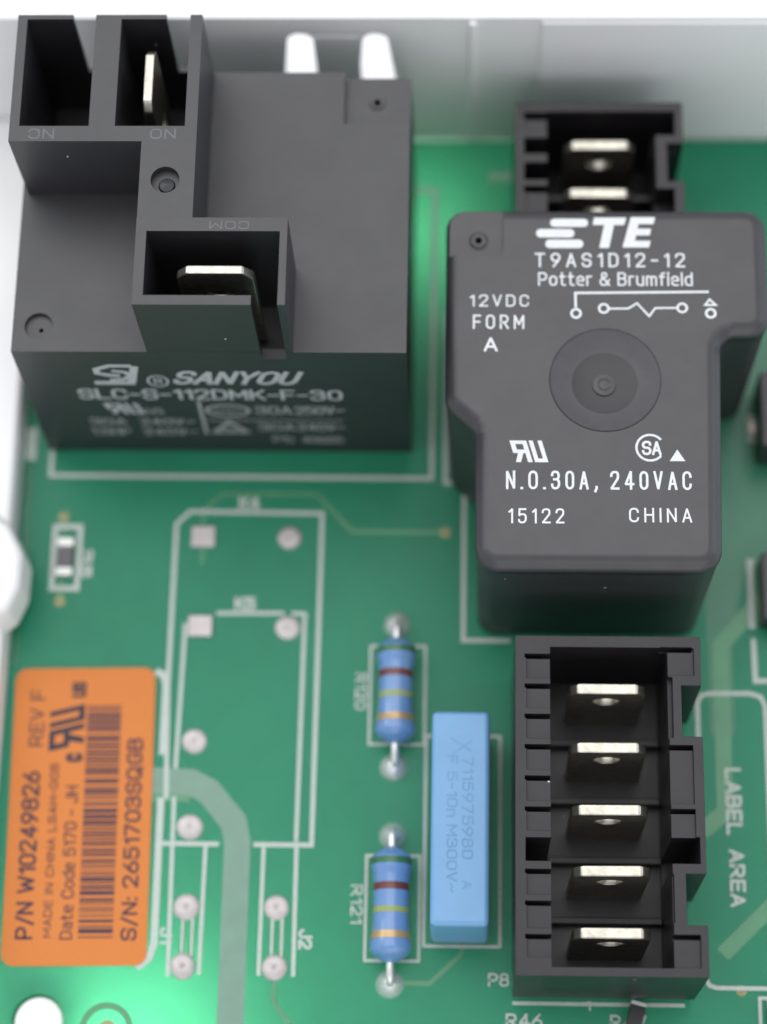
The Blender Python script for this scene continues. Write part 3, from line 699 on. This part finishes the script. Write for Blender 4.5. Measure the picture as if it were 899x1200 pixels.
CB = empty('tab_connector', (13.6, 7, 0), 'black tab connector standing behind the grey relay, its lower half hidden', 'connector', 'black tab connectors soldered to the board')
A = [bm_box(6.15, 21.05, 0.3, 13.9, 1.2, 14.0)]
K = [bm_box(8.95, 18.6, 1.0, 13.0, 2.4, 30),
     bm_box(6.85, 9.5, 12.35, 12.9, 12.0, 30), bm_box(7.0, 9.5, 10.9, 12.35, 13.6, 30),
     bm_box(6.9, 9.5, 8.75, 10.35, 3, 30), bm_box(6.9, 9.5, 6.15, 7.9, 3, 30), bm_box(6.85, 9.5, 5.05, 5.55, 12, 30), bm_box(7.0, 9.5, 1.0, 5.05, 13.6, 30),
     bm_box(18.0, 20.35, 10.6, 13.0, 9, 30), bm_box(19.6, 23, 6.0, 9.8, -2, 30), bm_box(18.0, 20.2, 1.0, 5.3, 11, 30)]
connector(CB, A, K, [(13.68, 10.1, 2.0), (13.68, 5.3, 2.0)], tab_me)
part('divider', solid([bm_box(8.98, 18.57, 7.4, 8.0, 2.3, 7.4)], bevel=0.08, seg=1), M['conn'], CB)

# ================================================================= resistors
def resistor(x, yc, L, label, rz=0):
    root = empty('axial_resistor', (x, yc, 0), label, 'resistor', 'blue banded resistors')
    zc = 1.95; h = L / 2
    def R(t):                              # radius along the body, t in -1..1
        a = abs(t)
        pts = [(0.0, 1.50), (0.30, 1.51), (0.50, 1.58), (0.64, 1.74), (0.78, 1.77), (0.86, 1.50), (0.92, 1.12), (0.97, 0.66), (1.0, 0.34)]
        for (a0, r0), (a1, r1) in zip(pts, pts[1:]):
            if a <= a1: return r0 + (r1 - r0) * (a - a0) / (a1 - a0)
        return 0.34
    N_ = 56; prof = [(0, -h)] + [(R(-1 + 2 * i / N_), -h + L * i / N_) for i in range(N_ + 1)] + [(0, h)]
    part('body', to_mesh(bm_lathe(prof, 40, (x, yc, zc), 'Y'), smooth=70), M['res'], root)
    for frac, w, m, nm in ((0.14, 0.55, 'band_green', 'green band'), (0.36, 0.62, 'band_brown', 'brown band'), (0.56, 0.5, 'band_lime', 'yellow band'), (0.775, 0.62, 'band_gold', 'gold band')):
        yb = h - frac * L; pr = []
        for k in range(6):
            yy = yb + w / 2 - w * k / 5; pr.append((R(yy / h) + 0.018, yy))
        part('colour_band', to_mesh(bm_lathe(pr, 40, (x, yc, zc), 'Y'), smooth=70), M[m], root, label=nm)
    for s in (1, -1):
        path = [(h - 0.1, zc), (h + 0.9, zc - 0.02), (h + 1.35, zc - 0.25), (h + 1.6, zc - 0.75), (h + 1.65, 0.2)]
        bm = bmesh.new(); rg = []
        for k, (dy, z) in enumerate(path):
            a = path[max(0, k - 1)]; b = path[min(len(path) - 1, k + 1)]; t = Vector((0, s * (b[0] - a[0]), b[1] - a[1])).normalized()
            u = Vector((1, 0, 0)); w_ = t.cross(u)
            rg.append([bm.verts.new(Vector((x, yc + s * dy, z)) + (u * math.cos(q) + w_ * math.sin(q)) * 0.33) for q in [2 * math.pi * i / 14 for i in range(14)]])
        for A_, B_ in zip(rg, rg[1:]):
            for i in range(14): bm.faces.new((A_[i], A_[(i + 1) % 14], B_[(i + 1) % 14], B_[i]))
        bmesh.ops.recalc_face_normals(bm, faces=bm.faces)
        part('lead', to_mesh(bm, smooth=60), M['solder'], root)
    return root
resistor(-4.12, -37.55, 9.6, 'upper blue axial resistor beside R120, green brown yellow gold bands')
resistor(-4.22, -56.3, 9.9, 'lower blue axial resistor beside the white print R121, nearer the bottom edge')

# ================================================================= film capacitor
CP = empty('film_capacitor', (1.65, -50.3, 0), 'light blue rectangular box capacitor standing between the resistors and the black connector', 'capacitor')
cb = solid([bm_prism([(-0.85, -59.3), (4.12, -59.3), (4.12, -41.1), (-0.85, -41.1)], 0.3, 9.0,
                     top=[(-0.80, -59.25), (4.07, -59.25), (4.07, -41.15), (-0.80, -41.15)])], bevel=0.5, seg=5, smooth=60)
part('case', cb, M['cap'], CP)
def capt(s, xr, y0, y1, w):
    part('engraved_lettering', text_bm(s, abs(y1 - y0), w, M4=place(xr - w + w, y0, 9.012, -90)), M['cap_ink'], CP)
capt('7115975980', 1.76, -45.1, -53.7, 0.95); capt('A', 1.8, -55.5, -56.2, 0.85)
capt('F 5-10n M300V~', 0.5, -45.0, -56.5, 0.9)
part('engraved_lettering', strip([(0.75, -43.5), (2.5, -44.6)], 0.12, z=9.012), M['cap_ink'], CP)
part('engraved_lettering', strip([(2.6, -43.7), (1.0, -44.9)], 0.12, z=9.014), M['cap_ink'], CP)
for m_ in CP.children:
    pass

# ================================================================= orange label
LB = empty('barcode_label', (-31.57, -48.45, 0.0), 'orange rectangular sticker with barcode and part number printed sideways', 'label', rz=math.radians(1.1))
BASE[LB.name] = Vector((0, 0, 0))
lw, lh = 6.25, 13.15
part('paper', bm_prism(rounded([(-lw, -lh), (lw, -lh), (lw, lh), (-lw, lh)], 1.05, 6), 0.06, 0.16), M['label'], LB)
LZ = 0.166
def lt(s, xt, xb, y0, y1, m='label_ink', bold=0.0, **k):
    """text reading upwards; xt = side of the letter tops, xb = side of the baseline"""
    part('printed_lettering', text_bm(s, y1 - y0, xb - xt, bold=bold, M4=place(xb, y0, LZ, 90), **k), M[m], LB)
lt('P/N W10249826', -5.15, -3.62, -10.9, 3.82, bold=0.015)
lt('REV F', -4.8, -3.5, 6.06, 11.2)
lt('MADE IN CHINA LSAH-005', -2.75, -2.02, -10.76, 4.5)
lt('Date Code 5170 - JH', -1.3, -0.2, -10.93, 2.48)
lt('S/N: 2651703SQGB', 3.95, 5.35, -11.06, 6.7, bold=0.012)
part('printed_emblem', ul_mark(4.3, 3.1, place(0.08, 5.57, LZ, 90)), M['label_navy'], LB)
lt('C', -1.45, 0.05, 4.6, 5.42, 'label_navy', bold=0.05)
lt('US', -1.15, 0.15, 10.45, 11.9, 'label_navy', bold=0.04)
bars = bmesh.new(); yb = -10.8
rb = random.Random(3)
while yb < 9.6:
    w = rb.choice([0.13, 0.13, 0.14, 0.27, 0.4]); 
    if yb + w > 9.7: break
    flat([(0.3, yb), (3.3, yb), (3.3, yb + w), (0.3, yb + w)], LZ, bars)
    yb += w + rb.choice([0.11, 0.12, 0.13, 0.13, 0.26])
part('barcode', bars, M['label_ink'], LB)

# ================================================================= small surface-mount parts
def chip(name, x, y, lx, ly, h, label, rz=0, cap_len=0.4, body='smd', cat='resistor'):
    root = empty(name, (x, y, 0), label, cat, rz=rz); BASE[root.name] = Vector((0, 0, 0))
    part('body', solid([bm_box(-lx / 2, lx / 2, -ly / 2 + cap_len, ly / 2 - cap_len, 0.09, h)], bevel=0.05, seg=1), M[body], root)
    for s in (-1, 1):
        y0, y1 = sorted((s * ly / 2, s * (ly / 2 - cap_len)))
        part('end_cap', solid([bm_box(-lx / 2 - 0.01, lx / 2 + 0.01, y0, y1, 0.07, h + 0.015)], bevel=0.08), M['smd_end'], root)
    return root
chip('chip_resistor', -34.35, -24.95, 1.45, 3.6, 0.55, 'tiny dark chip resistor in a white frame on the left of the board', cap_len=0.8)
chip('chip_diode', 16.4, -65.3, 1.3, 2.6, 1.2, 'small dark round-bodied chip at the bottom edge below the connector', rz=math.radians(-14), body='black', cat='diode', cap_len=0.35)
chip('chip_capacitor', 28.2, -65.3, 1.5, 3.2, 0.8, 'small chip with bright metal end at the bottom right corner', body='smd', cat='capacitor', cap_len=0.9)
IC = empty('driver_chip', (31.5, -28, 0), 'flat black chip cut off by the right edge beside the relay foot', 'chip')
part('body', solid([bm_box(28.0, 35.0, -31.2, -24.9, 0.3, 3.2)], bevel=0.25), M['black'], IC)
for i in range(4):
    part('pin', solid([bm_box(29 + i * 1.27, 29.5 + i * 1.27, -32.3, -31.1, 0.05, 0.5)], bevel=0.05, seg=1), M['tin'], IC)
TR = empty('rectifier_diode', (30.5, -12, 0), 'small black part in a white frame right of the grey relay', 'diode')
part('body', solid([bm_box(28.2, 38.0, -15.6, -8.4, 0.25, 5.0)], bevel=0.25), M['black'], TR)
part('lead', solid([bm_box(27.7, 28.3, -12.6, -11.4, 0.1, 0.5)], bevel=0.05, seg=1), M['tin'], TR)
